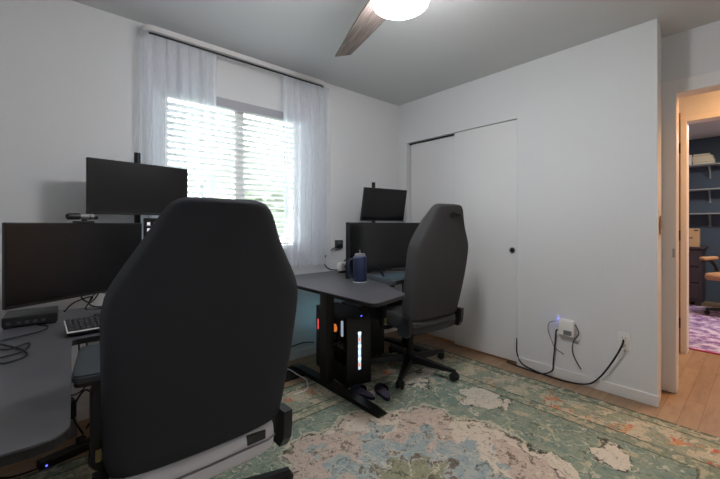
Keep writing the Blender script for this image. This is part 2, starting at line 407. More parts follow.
tr2 = struct(b.build('trim_2', 'trim'), 'casing around the doorway across the hall', 'door trim')
jb = B().box((XH - .012, HY1 + .042, 0), (XH, HY1 + .064, HZ + .09), .002).build('jamb_strip', wood_grain('brown_jamb', (150, 106, 70), (180, 130, 90), (20, 20, 2)), tr2)  # orange-brown strip along the outer edge of the casing
for z in (1.83, 1.05, .27):
    B().box((XH - .020, HY1 + .044, z - .045), (XH - .011, HY1 + .062, z + .045), .002).tube([(XH - .02, HY1 + .045, z - .045), (XH - .02, HY1 + .045, z + .045)], .005).build('hinge', 'hinge', jb)
# closet doors
d = B().box((XB + .055, 1.86, .025), (XB + .085, CY1 - .014, CZ - .015), .003).build('door_1', 'door'); struct(d, 'rear white sliding closet door, partly behind the other', 'door')
d = B().box((XB + .012, CY0 + .006, .02), (XB + .042, 1.945, CZ - .005), .003).build('door_2', 'door'); struct(d, 'front white sliding closet door with round finger pull', 'door')
m_ = T((XB + .0115, 1.385, .935), 0, 0, -PI / 2)
B().lathe([(.026, -.002), (.027, .002), (.022, .003), (.020, .001)], 24, m_).build('finger_pull_ring', 'silver', d, 40)
B().lathe([(.0001, .0005), (.019, .0005), (.019, .002), (.0001, .002)], 24, m_).build('finger_pull_cup', 'black', d, 40)
struct(B().box((XB + .044, CY0, CZ - .014), (XB + .098, CY1, CZ - .001)).build('trim_3', 'blackm'), 'dark head track over the closet doors', 'track')
# window
wn = B()
wn.box((WX0, YA + .05, WZ0), (WX0 + .045, YA + .12, WZ1)).box((WX1 - .045, YA + .05, WZ0), (WX1, YA + .12, WZ1))
wn.box((WX0, YA + .05, WZ0), (WX1, YA + .12, WZ0 + .045)).box((WX0, YA + .05, WZ1 - .045), (WX1, YA + .12, WZ1))
wn.box((1.085, YA + .045, WZ0), (1.155, YA + .12, WZ1))
wo = struct(wn.build('window_1', 'trim'), 'white two-pane slider window behind the blind', 'window')
B().box((WX0 + .045, YA + .082, WZ0 + .045), (1.085, YA + .086, WZ1 - .045)).build('pane', 'pane', wo)
B().box((1.155, YA + .09, WZ0 + .045), (WX1 - .045, YA + .094, WZ1 - .045)).build('pane', 'pane', wo)
B().box((WX0 - .02, YA - .02, WZ0 - .022), (WX1 + .02, YA + .05, WZ0), .005).build('window_sill', 'trim', wo)
# blind
bl = thing('window_blind', 'white horizontal slat blind hanging inside the window opening', 'blind', (1.11, YA + .02, WZ0))
hw = (WX1 - WX0) / 2 - .006
B().box((-hw, -.035, 1.085), (hw, .03, 1.153), .004).build('headrail', 'blindrail', bl)
b = B(); n = 24
for i in range(n):
    z = .06 + i * .0425
    R = Matrix.Translation((0, .0, z)) @ Matrix.Rotation(math.radians(-17), 4, 'X')
    b.box((-hw, -.024, -.0012), (hw, .024, .0012), 0, R)
b.build('slats', 'slat', bl)
B().box((-hw, -.022, .012), (hw, .022, .03), .004).build('bottom_rail', 'slat', bl)
b = B()
for x in (-.4, -.03, .03, .4):
    for y in (-.026, .026): b.tube([(x, y, .02), (x, y, 1.09)], .0012, 5)
b.build('ladder_cord', 'slat', bl)
# rod and curtains
rod = thing('curtain_rod', 'white wraparound curtain rod close under the ceiling over the window', 'curtain rod', (1.15, 2.555, 2.372))
RX = .70
b = B()
pts = [(-RX - .005, .092, .012)] + [(-RX - .005 + .07 * (1 - math.cos(a)), .0 + .07 * (1 - math.sin(a)), .012) for a in [PI / 2 * i / 6 for i in range(7)]][0:0]
path = [(-RX, .094)] + arc(-RX + .06, .06, .06, PI, 1.5 * PI, 6) + arc(RX - .06, .06, .06, 1.5 * PI, 2 * PI, 6) + [(RX, .094)]
rings = []
for i, (x, y) in enumerate(path):
    a = Vector(path[min(i + 1, len(path) - 1)]) - Vector(path[max(i - 1, 0)]); nrm = Vector((a.y, -a.x)).normalized() * .006
    rings.append([(x + nrm.x, y + nrm.y, 0), (x + nrm.x, y + nrm.y, .034), (x - nrm.x, y - nrm.y, .034), (x - nrm.x, y - nrm.y, 0)])
b.loft(rings).build('valance_rod', 'trim', rod, 30)
B().tube([(x, y, -.014) for x, y in [(-RX + .004, .094)] + arc(-RX + .065, .062, .058, PI, 1.5 * PI, 6) + arc(RX - .065, .062, .058, 1.5 * PI, 2 * PI, 6) + [(RX - .004, .094)]], .0065, 8).build('inner_rod', 'black', rod, 60)
def curtain(x0, x1, zt, zb, label, seed, folds, sway=0, y0=2.572):
    rnd = random.Random(seed); nx, nz = 140, 26; V = []; F = []
    ph = [rnd.uniform(0, 6) for _ in range(4)]
    for j in range(nz + 1):
        v = j / nz; z = zt + (zb - zt) * v
        for i in range(nx + 1):
            u = i / nx
            x = x0 + (x1 - x0) * (u + .012 * math.sin(u * 40 + ph[3])) + sway * v * (u - .5)
            amp = .007 + .017 * min(1, v * 3)
            y = y0 + amp * (math.sin(u * folds * 2 * PI + ph[0] + .6 * math.sin(v * 3 + ph[1])) + .5 * math.sin(u * folds * 3.7 + ph[1] + v))
            y += .003 * math.sin(u * 90) * (1 - v) ** 8
            V.append((x, y, z)); 
    for j in range(nz):
        for i in range(nx):
            a = j * (nx + 1) + i; F.append((a, a + 1, a + nx + 2, a + nx + 1))
    o = B().add(V, F).build('sheer_curtain', 'sheer', None, 180)
    return tag(o, label, 'curtain', None)
curtain(.437, .905, 2.367, .80, 'sheer white curtain at the left side of the window', 3, 7)
curtain(1.43, 1.885, 2.367, .80, 'sheer white curtain at the right side of the window', 5, 7)

# outside
struct(B().box((-14, YA + .72, -.5), (18, 40, -.4)).build('ground_outside', 'grass'), 'pale lawn outside the window', 'lawn')
hs = thing('neighbour_house', 'neighbouring house with a low grey roof, seen through the blind', 'house', (15.5, 17, -.4))
B().box((-5, -3, 0), (5, 3, 2.4)).build('house_wall', 'siding', hs)
B().add([(-5.5, -3.5, 2.4), (5.5, -3.5, 2.4), (5.5, 3.5, 2.4), (-5.5, 3.5, 2.4), (-5.5, 0, 4.0), (5.5, 0, 4.0)], [(0, 1, 5, 4), (2, 3, 4, 5), (0, 4, 3), (1, 2, 5), (0, 3, 2, 1)]).build('roof', 'roof', hs)
def tree(x, y, h, r, label, seed):
    t = thing('garden_tree', label, 'tree', (x, y, -.4), 0)
    B().tube([(0, 0, 0), (.05, 0, h * .4), (0, .05, h * .7)], [.16, .12, .06], 8).build('trunk', 'bark', t, 60)
    bm = bmesh.new(); bmesh.ops.create_icosphere(bm, subdivisions=4, radius=1)
    for v in bm.verts:
        k = 1 + .5 * noise.noise(v.co * 2 + Vector((seed, 0, 0))) + .25 * noise.noise(v.co * 6 + Vector((seed, 3, 0)))
        v.co = Vector((v.co.x * r * k, v.co.y * r * k, h * .68 + v.co.z * h * .34 * k))
    b = B(); b._merge(bm); b.build('crown', 'leaf', t, 30)
tree(6.9, 14.5, 4.6, 1.9, 'round leafy tree beside the neighbouring house outside', 2)
tree(2.2, 17, 4.0, 1.8, 'leafy tree outside behind the left window pane', 5)

# rug
rg = B().box((-1.5, -1.22, 0), (1.5, 1.22, .009), .003).build('area_rug', rug_mat(1.5, 1.22))
rg.location = (1.20, 1.0, .0005); tag(rg, 'large distressed floral rug in sage green, cream and rust', 'rug')

# ------------------------------------------------------------------ ceiling fan
fan = thing('ceiling_fan', 'dark-bladed ceiling fan with a glowing round lamp', 'ceiling fan', (1.20, 1.09, H))
B().lathe([(.0001, 0), (.085, 0), (.085, -.03), (.075, -.05), (.03, -.055), (.03, -.10), (.0001, -.10)], 32).build('canopy', 'blackm', fan, 40)
B().lathe([(.0001, -.05), (.07, -.05), (.12, -.09), (.13, -.15), (.125, -.205), (.0001, -.205)], 32).build('motor_housing', 'blackm', fan, 40)
B().lathe([(.126, -.20), (.13, -.205), (.131, -.27), (.125, -.30), (.10, -.315), (.05, -.322), (.0001, -.324)], 40).build('lamp_diffuser', 'lamp', fan, 60)
for k in range(3):
    a = math.radians(71.5 + 120 * k)
    mtx = T((0, 0, -.195), a, math.radians(-8))
    poly = [(.10, -.05), (.16, -.085), (.28, -.088), (.50, -.072), (.75, -.052), (.788, .045), (.50, .066), (.28, .08), (.16, .08), (.10, .05)]
    bo = B().prism(poly, -.004, .004, None, .0015).build('blade', 'blade', fan); bo.matrix_local = mtx

# ------------------------------------------------------------------ desks
def desk(name, label, poly, legs, ztop, rails, loc=(0, 0, 0)):
    t = thing(name, label, 'desk', loc)
    B().prism(poly, ztop - .004, ztop, None, .0015).build('desktop', 'desk', t)
    B().prism(poly, ztop - .022, ztop - .004).build('desktop_edge', 'deskedge', t)
    for (x, y, y0, y1) in legs:
        lg = B().box((x - .032, y - .045, .028), (x + .032, y + .045, ztop - .06), .006).build('leg', 'blackm', t)
        b = B().loft([[(x - .038, yy, 0.009), (x + .038, yy, .009), (x + .034, yy, zz), (x - .034, yy, zz)] for yy, zz in ((y0, .022), (y0 + .08, .034), (y, .042), (y1 - .08, .034), (y1, .022))])
        b.build('foot', 'blackm', lg)
        B().box((x - .03, y - .25, ztop - .07), (x + .03, y + .25, ztop - .022), .003).build('bracket', 'blackm', lg)
    b = B()
    for r in rails: b.box(*r, .003)
    b.build('frame_rail', 'blackm', t)
    return t
def rnd_poly(pts, rad):
    out = []; n = len(pts)
    for i, p in enumerate(pts):
        r = rad[i]
        P = Vector(p); A = Vector(pts[i - 1]); C = Vector(pts[(i + 1) % n])
        if r <= 0: out.append(tuple(P)); continue
        a = (A - P).normalized(); c = (C - P).normalized()
        p0 = P + a * r; p1 = P + c * r
        for k in range(9):
            s = k / 8; out.append(tuple(p0 * (1 - s) ** 2 + P * 2 * s * (1 - s) + p1 * s * s))
    return out
Z = .73
p1 = rnd_poly([(-.44, 2.27), (-.44, .92), (.034, .912), (.066, 1.665), (1.02, 1.665), (1.02, 2.6), (.33, 2.6), (.33, 2.27)], [.02, .05, .06, .02, .05, .02, .02, .02])
D1 = desk('standing_desk', 'dark L-shaped standing desk at the left under three monitors', p1, [(-.25, 1.25, 1.0, 1.55), (-.28, 2.0, 1.65, 2.25), (.86, 2.2, 1.8, 2.55)], Z, [((-.25, 2.02, Z - .075), (.83, 2.08, Z - .03))])
p2 = rnd_poly([(1.29, 2.585), (1.29, 1.355), (1.63, 1.425), (1.70, 1.60), (1.80, 1.785), (2.02, 1.83), (2.72, 1.83), (2.72, 2.585)], [.02, .055, .06, .05, .06, .05, .05, .02])
D2 = desk('standing_desk', 'dark standing desk in the corner with a curved front edge', p2, [(1.495, 2.06, 1.50, 2.50), (2.52, 2.2, 1.9, 2.52)], Z, [((1.52, 2.03, Z - .085), (2.5, 2.09, Z - .03))])
B().box((1.54, 1.80, Z - .085), (1.80, 2.02, Z - .028), .006).build('cable_tray', wood_grain('tray_brown', (70, 60, 58), (84, 74, 70), (4, 4, 4)), D2)

# ------------------------------------------------------------------ monitors
def flat_monitor(name, label, p_l, p_r, z0, z1, tilt=0, pole=None, icons=False):
    """p_l, p_r: floor points of the left and right screen edge as seen from the front"""
    a = Vector(p_l); c = Vector(p_r); w = (c - a).length; mid = (a + c) / 2; rz = math.atan2(c.y - a.y, c.x - a.x)
    t = thing(name, label, 'monitor', (mid.x, mid.y, (z0 + z1) / 2), rz)
    h = z1 - z0; R = Matrix.Rotation(tilt, 4, 'X')
    B().box((-w / 2, 0, -h / 2), (w / 2, .022, h / 2), .004, R).box((-w * .28, .02, -h * .3), (w * .28, .045, h * .25), .012, R).build('casing', 'bezel', t)
    s = B().box((-w / 2 + .003, -.0012, -h / 2 + .014), (w / 2 - .003, .003, h / 2 - .004), 0, R).build('screen', 'screen', t)
    if icons:
        b = B(); bp = B()
        for r in range(7):
            for q in range(3):
                if q == 2 and r > 0: continue
                bx = (b if q == 0 else bp)
                x = -w / 2 + .024 + q * .034; z = h / 2 - .033 - r * .036
                if q == 1 and r > 3: continue
                bx.box((x - .008, -.0022, z - .007), (x + .008, -.001, z + .008), 0, R)
                bx.box((x - .011, -.0022, z - .0125), (x + .011, -.001, z - .0105), 0, R)
        b.build('desktop_icons', 'icon', s); bp.build('desktop_icons', 'iconp', s)
    if pole:
        pz = (z0 + z1) / 2
        inv = T((mid.x, mid.y, pz), rz).inverted()
        e = inv @ Vector((pole[0], pole[1], pz)); s0 = Vector((0, .04, 0)); k = s0.lerp(e, .5) + Vector((0, .0, 0))
        B().box((-.05, .036, -.05), (.05, .05, .05), .004, R).tube([s0, k, e], .014, 8).build('mount_arm', 'blackm', t, 50)
    return t
PX1, PY1 = .412, 2.53
def pole(name, label, x, y, zt):
    t = thing(name, label, 'monitor stand', (x, y, Z))
    B().tube([(0, 0, .01), (0, 0, zt - Z)], .0175, 14).build('pole', 'blackm', t, 50)
    B().box((-.05, -.05, 0), (.05, .05, .014), .004).build('base_clamp', 'blackm', t)
    return t
pole('monitor_pole', 'black monitor pole rising behind the upper screen of the left desk', PX1, PY1, 1.585)
flat_monitor('monitor', 'black monitor angled low at far left, webcam on top', (-.13, 2.03), (.405, 2.345), .80, 1.157, 0, (PX1, PY1))
flat_monitor('monitor', 'black monitor raised above the others beside the left curtain', (.158, 2.397), (.69, 2.49), 1.205, 1.511, 0, (PX1, PY1))
flat_monitor('monitor', 'lit monitor showing desktop icons, half hidden behind the near chair', (.421, 2.385), (1.03, 2.385), .83, 1.187, 0, (PX1 + .02, PY1), True)
PX2, PY2 = 2.34, 2.47
pole('monitor_pole', 'black monitor pole rising behind the upper screen of the corner desk', PX2, PY2, 1.55)
flat_monitor('monitor', 'smaller black monitor mounted high in the corner, tilted downward', (2.09, 2.34), (2.585, 2.285), 1.178, 1.478, math.radians(11), (PX2, PY2))
# curved ultrawide
cv = thing('curved_monitor', 'black curved ultrawide monitor standing low on the corner desk', 'monitor', (2.25, 2.205, Z))
Rr = 1.0; half = math.asin(.575 / Rr); b = B(); sc = B(); N = 24
def crings(r0, r1, z0, z1, hf, y_off=0):
    out = []
    for i in range(N + 1):
        a = -hf + 2 * hf * i / N
        s_, c_ = math.sin(a), math.cos(a)
        out.append([(r0 * s_, r0 * c_ - Rr + y_off, z0), (r1 * s_, r1 * c_ - Rr + y_off, z0), (r1 * s_, r1 * c_ - Rr + y_off, z1), (r0 * s_, r0 * c_ - Rr + y_off, z1)])
    return out
b.loft(crings(Rr, Rr + .03, .018, .435, half)).build('casing', 'bezel', cv, 30)
sc.loft(crings(Rr - .0015, Rr + .002, .036, .428, half * .99)).build('screen', 'screen', cv, 30)
B().box((-.05, .06, .0), (.05, .10, .28), .01).box((-.04, .025, .18), (.04, .08, .28), .008).build('stand_neck', 'black', cv)
B().tube([(0, .08, .018), (-.16, -.10, .018), (-.24, -.20, .012)], [.012, .010, .006], 8).tube([(0, .08, .018), (.16, -.10, .018), (.24, -.20, .012)], [.012, .010, .006], 8).build('stand_foot', 'black', cv, 60)
dm = B().prism(rnd_poly([(1.87, 1.845), (2.60, 1.845), (2.60, 2.12), (1.87, 2.12)], [.02] * 4), Z + .0005, Z + .004).build('desk_mat', 'mat'); tag(dm, 'mat on the corner desk, window reflection painted in as blue-grey', 'desk mat')

# ------------------------------------------------------------------ gaming chairs
PROF = [(0, .245, .075), (.012, .262, .10), (.06, .267, .11), (.18, .270, .115), (.28, .274, .118), (.38, .277, .118), (.46, .280, .115), (.515, .274, .11), (.555, .256, .105), (.60, .230, .10), (.645, .204, .095), (.69, .180, .088), (.735, .163, .082), (.77, .146, .075), (.795, .120, .06), (.803, .09, .04)]
def gaming_chair(name, label, loc, rz, fab, seat, base_ang, logo=False, patch=False, seatz=.0, Rb=.36, hs=1.0, lean=12.5):
    t = thing(name, label, 'chair', loc, rz)
    rec = math.radians(lean)
    BM = Matrix.Translation((0, -.265, .435)) @ Matrix.Rotation(rec, 4, 'X')
    rings = []
    n = 40
    for s, w, th in PROF:
        r = []
        for k in range(n):
            a = 2 * PI * k / n; c, q = math.cos(a), math.sin(a)
            e = 2 / 4.2
            x = w * abs(c) ** e * (1 if c >= 0 else -1)
            y = th / 2 * abs(q) ** e * (1 if q >= 0 else -1)
            u = abs(x) / w
            if y > 0: y += .035 * u ** 4 * min(1, s * 8) * (1 if s < .7 else .3)
            y += -.012 * (1 - u * u) + th / 2
            if s < .62: y += .018 * math.sin(s / .62 * PI) * -1
            if q > 0: x *= 1 - (.06 + .08 * min(1, s / .6)) * q
            r.append((x, y, s * hs))
        rings.append(r)
    back = B().loft(rings, mtx=BM).build('backrest', fab, t, 180, 1)
    # stitched seam lines on the back shell
    for sx in (-1, 1):
        b = B(); b.tube([BM @ Vector((sx * w_ * .80, .004 - .003 * math.sin(s / .62 * PI) if s < .62 else .0035, s)) for s, w_ in ((.05, .262), (.2, .269), (.35, .275), (.47, .278))], .0015, 5); b.build('seam', fab, back)
    if logo:
        b = B()
        LM = BM @ Matrix.Translation((.01, -.012, .735 * hs)) @ Matrix.Scale(1.15, 4)
        b.prism([(-.022, -.016), (-.008, -.022), (.0, -.016), (-.004, 0), (.006, .014), (-.006, .022), (-.014, .010), (-.024, .012), (-.018, 0)], -.002, .010, LM @ Matrix.Rotation(PI / 2, 4, 'X'))
        for i in range(5): b.box((.014 + i * .010, -.008, -.004), (.020 + i * .010, .002, .006), 0, LM)
        b.build('logo', 'rubber', back)
    # seat
    sb = B(); rr = []
    for y, w, z0, z1 in ((-.275, .215, .350, .405), (-.265, .235, .332, .43), (-.20, .24, .33, .445), (0, .245, .35, .46), (.16, .25, .355, .47), (.23, .245, .36, .468), (.255, .225, .38, .45)):
        r = []
        for k in range(28):
            a = 2 * PI * k / 28; c, q = math.cos(a), math.sin(a); e = 2 / 4.5
            x = w * abs(c) ** e * (1 if c >= 0 else -1); z = (z0 + z1) / 2 + (z1 - z0) / 2 * abs(q) ** e * (1 if q >= 0 else -1)
            if q > 0: z += .03 * (abs(x) / w) ** 4
            r.append((x, y, z))
        rr.append(r)
    st = sb.loft(rr).build('seat', seat, t, 180, 1)
    B().tube([(-.228, -.270, .396), (-.20, -.2775, .390), (0, -.278, .388), (.20, -.2775, .390), (.228, -.270, .396)], .0035, 6).build('piping', 'piping' if seat == 'seatw' else 'rubber', st, 60)
    if patch: B().box((.125, -.277, .398), (.19, -.264, .426)).build('label_patch', 'fabric_b', st)
    # hinge brackets joining seat and back
    for sx in (-1, 1):
        hb = B().loft([[(sx * (.252 + dx), y0, z), (sx * (.252 + dx), y1, z), (sx * (.284 + dx), y1, z), (sx * (.284 + dx), y0, z)] for dx, y0, y1, z in ((0, -.262, -.19, .335), (.002, -.285, -.17, .37), (.004, -.29, -.19, .42), (.004, -.29, -.225, .47))])
        h = hb.build('hinge_cover', 'black', t)
        B().tube([(sx * .2785, -.245, .44), (sx * .292, -.245, .44)], .013, 12).build('hinge_bolt', 'blackm', h, 40)
    # armrests
    for sx in (-1, 1):
        ar = B()
        ar.box((sx * .255 - .019, .0, .40), (sx * .255 + .019, .06, .60), .006)
        ar.box((sx * .255 - .015, .004, .58), (sx * .255 + .015, .056, .66), .004)
        ar.tube(spline([(sx * .12, .03, .335), (sx * .22, .03, .335), (sx * .262, .03, .36), (sx * .255, .03, .42)], 5), .017, 8)
        a = ar.build('armrest', 'black', t, 40)
        pm = T((sx * .262, .06, .665), math.radians(sx * 6))
        pts = rnd_poly([(-.05, -.165), (.05, -.165), (.046, .165), (-.046, .165)], [.03] * 4)
        B().prism(pts, .006, .03, pm, .006).build('arm_pad', 'pad', a, 35)
        B().prism([(x * .9, y * .95) for x, y in pts], -.006, .006, pm).build('pad_tray', 'black', a)
        B().box((sx * .255 - .008, -.008, .375), (sx * .255 + .008, .0, .415), .002).build('clamp', 'brass', a)
    # mechanism, gas lift, base
    B().box((-.11, -.15, .31), (.11, .14, .348), .008).box((-.05, -.07, .27), (.05, .07, .315), .01).tube([(.08, .05, .31), (.25, .07, .305), (.30, .08, .30)], .007).build('tilt_mechanism', 'black', t)
    B().lathe([(.028, .08), (.028, .2), (.019, .2), (.019, .29)], 16).build('gas_lift', 'blackm', t, 40)
    for c in t.children: c.location.z += seatz
    base = B().lathe([(.0001, .06), (.05, .06), (.058, .09), (.05, .125), (.034, .135), (.0001, .135)], 20).build('star_base', 'blackm', t, 40)
    for k in range(5):
        a = base_ang + k * 2 * PI / 5
        m = Matrix.Rotation(a, 4, 'Z')
        rings = [[(x, -w, z0), (x, w, z0), (x, w * .7, z1), (x, -w * .7, z1)] for x, w, z0, z1 in ((.03, .034, .072, .122), (.15, .030, .072, .112), (.28, .024, .07, .098), (Rb, .018, .072, .088))]
        leg = B().loft(rings, mtx=m).build('leg', 'blackm', base)
        cm = m @ Matrix.Translation((Rb, 0, 0)) @ Matrix.Rotation(random.uniform(-.9, .9), 4, 'Z')
        cs = B()
        for s in (-1, 1):
            q = cm @ Matrix.Translation((-.01, s * .017, .0385)) @ Matrix.Rotation(PI / 2, 4, 'X')
            cs.lathe([(.0001, -.010), (.022, -.010), (.028, -.007), (.028, .007), (.022, .010), (.0001, .010)], 18, q)
        cs.box((-.03, -.006, .03), (.018, .006, .062), .003, cm).tube([cm @ Vector((0, 0, .055)), cm @ Vector((0, 0, .078))], .008, 8)
        cs.build('castor', 'rubber', leg, 40)
    return t
RZ = .0095
gaming_chair('gaming_chair', 'near charcoal gaming chair with a pale grey seat, seen from behind', (.378, 1.42, RZ), 0, 'fabric_a', 'seatw', math.radians(-9), False, True, Rb=.41, hs=.985)
gaming_chair('gaming_chair', 'far grey gaming chair with a small logo on its headrest', (2.135, 1.84, RZ), math.radians(-5), 'fabric_b', 'fabric_b', math.radians(282 + 5), True, False, seatz=.03, Rb=.37, hs=1.03, lean=10.5)

# ------------------------------------------------------------------ things on the left desk
wc = thing('webcam', 'small silver and black webcam clipped on the low left monitor', 'webcam', (.135, 2.195, 1.157), math.radians(30.5))
wc.scale = (.85, .85, .85)
B().box((-.045, -.022, .0), (.045, .03, .010), .003).box((-.012, -.008, .008), (.012, .008, .022), .003).build('clip', 'bezel', wc)
B().tube([(-.07, 0, .036), (.045, 0, .036)], .017, 16).build('body', 'silver', wc, 50)
B().tube([(-.092, 0, .036), (-.085, 0, .036), (-.03, 0, .036)], [.013, .0185, .0185], 16).build('lens_barrel', 'black', wc, 50)
B().tube([(.02, 0, .036), (.072, .0, .030)], [.018, .010], 12).build('end_cap', 'bezel', wc, 50)
dk = thing('docking_box', 'flat black device box with rear ports on the left desk', 'device', (-.040, 2.075, Z), math.radians(-2))
B().box((-.095, -.085, .006), (.075, .085, .045), .005).build('body', 'black', dk)
for x in (-.075, -.045, -.02, .005, .03): B().box((x - .006, -.087, .016), (x + .006, -.0845, .026)).build('port', 'port', dk)
for x in (-.08, .06):
    for y in (-.07, .07): B().box((x - .01, y - .01, 0), (x + .01, y + .01, .007)).build('foot', 'rubber', dk)
kb = thing('keyboard', 'black keyboard with a silver rim at the inner corner of the desk', 'keyboard', (.232, 1.765, Z + .004), math.radians(2))
KM = Matrix.Translation((0, 0, .006)) @ Matrix.Rotation(math.radians(7), 4, 'X')
B().box((-.18, -.068, .002), (.18, .068, .016), .004).build('base', 'black', kb)
B().box((-.182, -.070, .016), (.182, .070, .021), .002, KM).build('rim', 'white', kb)
B().box((-.178, -.066, .0205), (.178, .066, .0222), 0, KM).build('key_bed', 'black', kb)
for r in range(5):
    for q in range(20):
        x = -.169 + q * .0178; y = -.052 + r * .026
        B().box((x - .0072, y - .0105, .020), (x + .0072, y + .0105, .027), .003, KM, 1).build('key', 'keys', kb)
hb = thing('headphone_stand', 'dark purple-black stand beside the keyboard by the near chair', 'stand', (.23, 2.0, Z), .3)
B().box((-.06, -.05, 0), (.06, .05, .01), .004).build('base', 'black', hb)
B().box((-.035, -.01, .01), (.035, .012, .07), .006).build('upright', 'slip', hb)
def cable(label, pts, r, m='rubber', n=7, name='cable'):
    o = B().tube(spline(pts, n), r, 6).build(name, m, None, 60); return tag(o, label, 'cable')
zd = Z + .004
cable('looped thin black cable lying on the left desk near its edge', [(-.16, 1.72, zd), (-.10, 1.66, zd), (-.05, 1.70, zd), (-.06, 1.60, zd), (-.12, 1.56, zd), (-.10, 1.50, zd), (-.05, 1.54, zd), (-.07, 1.64, zd), (-.15, 1.80, zd)], .003)
cable('black cable running from the device box across the left desk', [(-.20, 1.75, zd), (-.12, 1.80, zd), (-.02, 1.86, zd), (.0, 1.93, zd), (-.03, 1.99, zd)], .003)
cable('tangled black cables behind the keyboard at the back edge of the left desk', [(.06, 2.20, zd), (.10, 2.25, zd + .03), (.17, 2.24, zd + .05), (.14, 2.20, zd), (.20, 2.18, zd), (.25, 2.24, zd + .045), (.19, 2.28, zd + .06), (.16, 2.25, zd + .01), (.24, 2.20, zd), (.30, 2.24, zd + .06)], .0035)
cable('black cables sagging from the low left monitor down behind the desk', [(.16, 2.36, .86), (.13, 2.33, .78), (.17, 2.31, .745), (.22, 2.33, .80), (.26, 2.32, .75), (.24, 2.31, .66), (.27, 2.34, .58)], .0035)
cable('black cable drooping below the front of the left desk', [(.09, 1.75, .70), (.10, 1.72, .60), (.15, 1.72, .52), (.22, 1.72, .60), (.26, 1.75, .70)], .003)
cable('second black cable hanging lower under the left desk', [(.12, 1.90, .70), (.13, 1.92, .56), (.12, 1.95, .44), (.06, 1.97, .42), (.02, 1.95, .52), (.0, 1.9, .70)], .003)
# floor under the left desk
ps = thing('power_strip', 'long black power strip with a blue light under the left desk', 'power strip', (.128, 2.290, 0), math.radians(18))
B().box((-.17, -.025, 0), (.17, .025, .042), .006).build('body', 'black', ps)
B().box((-.150, -.0262, .016), (-.143, -.024, .023)).build('indicator_light', 'ledb', ps)
for x in (.0, .06, .12): B().box((x - .018, -.018, .042), (x + .018, .018, .07), .004).build('plug', 'rubber', ps)
cable('black cord trailing from the power strip to the left', [(-.035, 2.235, .012), (-.12, 2.25, .006), (-.2, 2.30, .006), (-.3, 2.32, .006)], .004)
cable('coiled black cables hanging by the baseboard under the left desk', [(.14, 2.36, .05), (.10, 2.45, .14), (.16, 2.52, .22), (.22, 2.50, .12), (.16, 2.44, .04), (.24, 2.44, .16), (.28, 2.5, .06)], .005)
ad = thing('power_adapter', 'grey and black power adapter standing behind the power strip', 'adapter', (.085, 2.49, 0), .2)
B().box((-.03, -.04, 0), (.03, .04, .10), .008).build('body', 'piping', ad)
B().box((-.028, -.038, .10), (.028, .038, .20), .01).build('cap', 'rubber', ad)

# ------------------------------------------------------------------ things on and under the corner desk
bt = thing('water_bottle', 'dark blue water bottle with side handle on the corner desk', 'bottle', (1.715, 1.955, Z + .006), math.radians(160))
B().lathe([(.0001, 0), (.048, 0), (.05, .006), (.05, .165), (.047, .178), (.043, .184), (.0001, .184)], 28).build('body', 'blue', bt, 40)
B().lathe([(.0001, .184), (.040, .184), (.040, .194), (.032, .202), (.0001, .203)], 28).build('lid', 'piping', bt, 40)
B().tube(spline([(.0, 0, .20), (.0, .0, .218), (.004, 0, .226)], 3), .005, 8).build('straw', 'silver', bt, 60)
B().tube(spline([(.043, 0, .165), (.078, 0, .155), (.088, 0, .10), (.075, 0, .04), (.046, 0, .03)], 6), .008, 8).build('handle', 'blue', bt, 60)
cs = B().lathe([(.0001, .0005), (.052, .0005), (.052, .005), (.0001, .005)], 28).build('coaster', 'white', None, 40); cs.location = (1.715, 1.955, Z); tag(cs, 'thin white round coaster under the blue bottle', 'coaster')
# computer tower under desk
pc = thing('computer_tower', 'black computer tower with glass side and coloured lights', 'computer', (1.703, 2.150, RZ), math.radians(-9))
b = B()
w, dp, h = .10, .25, .485
b.box((-w, -dp, 0), (w, -dp + .025, h), .004).box((-w, dp - .01, 0), (w, dp, h)).box((-w, -dp, 0), (w, dp, .03)).box((-w, -dp, h - .02), (w, dp, h), .003).box((w - .008, -dp, 0), (w, dp, h)).box((-w, -dp, 0), (-w + .004, dp, .14)).box((-w, dp - .06, .02), (-w + .004, dp, h - .02))
b.build('case', 'black', pc)
B().add([(-w + .002, -dp + .025, .14), (-w + .002, dp - .06, .14), (-w + .002, dp - .06, h - .02), (-w + .002, -dp + .025, h - .02)], [(0, 1, 2, 3)]).build('side_glass', 'tint', pc)
mb = B().box((.07, -dp + .06, .1), (.09, dp - .03, h - .04)).box((-.01, -.08, .15), (.07, .16, .185), .004).build('motherboard', 'blackm', pc)
b = B(); rnd = random.Random(4)
for i in range(26):
    y, z = rnd.uniform(-.06, .09), rnd.uniform(.19, .265); b.box((-.03, y, z), (-.02, y + rnd.uniform(.006, .02), z + rnd.uniform(.004, .01)))
b.build('circuit_glow', 'silver', mb)
def ringm(r0, r1, x, y, z, tx=.01, ang='Y'):
    m = Matrix.Translation((x, y, z)) @ Matrix.Rotation(PI / 2, 4, ang)
    return B().lathe([(r0, -tx), (r1, -tx), (r1, tx), (r0, tx), (r0, -tx)], 24, m)
ringm(.0001, .030, -.02, .09, .325).build('cooler_light', 'ledo', mb)
B().box((-.03, -.055, .295), (-.02, -.035, .41)).build('memory_light', 'led', mb)
for z in (.10, .22, .34): pass
fl = B().box((-.012, -dp - .003, .09), (.012, -dp + .002, .375), .003).build('front_window', 'black', pc)
for i in range(3):
    z = .145 + i * .09
    B().box((-.011, -dp - .0045, z - .034), (.011, -dp - .0025, z + .034)).build('front_light', 'led', fl)
    B().box((-.009, -dp - .006, z - .012), (.003, -dp - .004, z + .012)).build('front_light', 'ledo' if i != 1 else 'ledc', fl)
    B().box((-.011, -dp - .006, z + .034), (.011, -dp - .0025, z + .052)).build('front_light', 'ledc', fl)
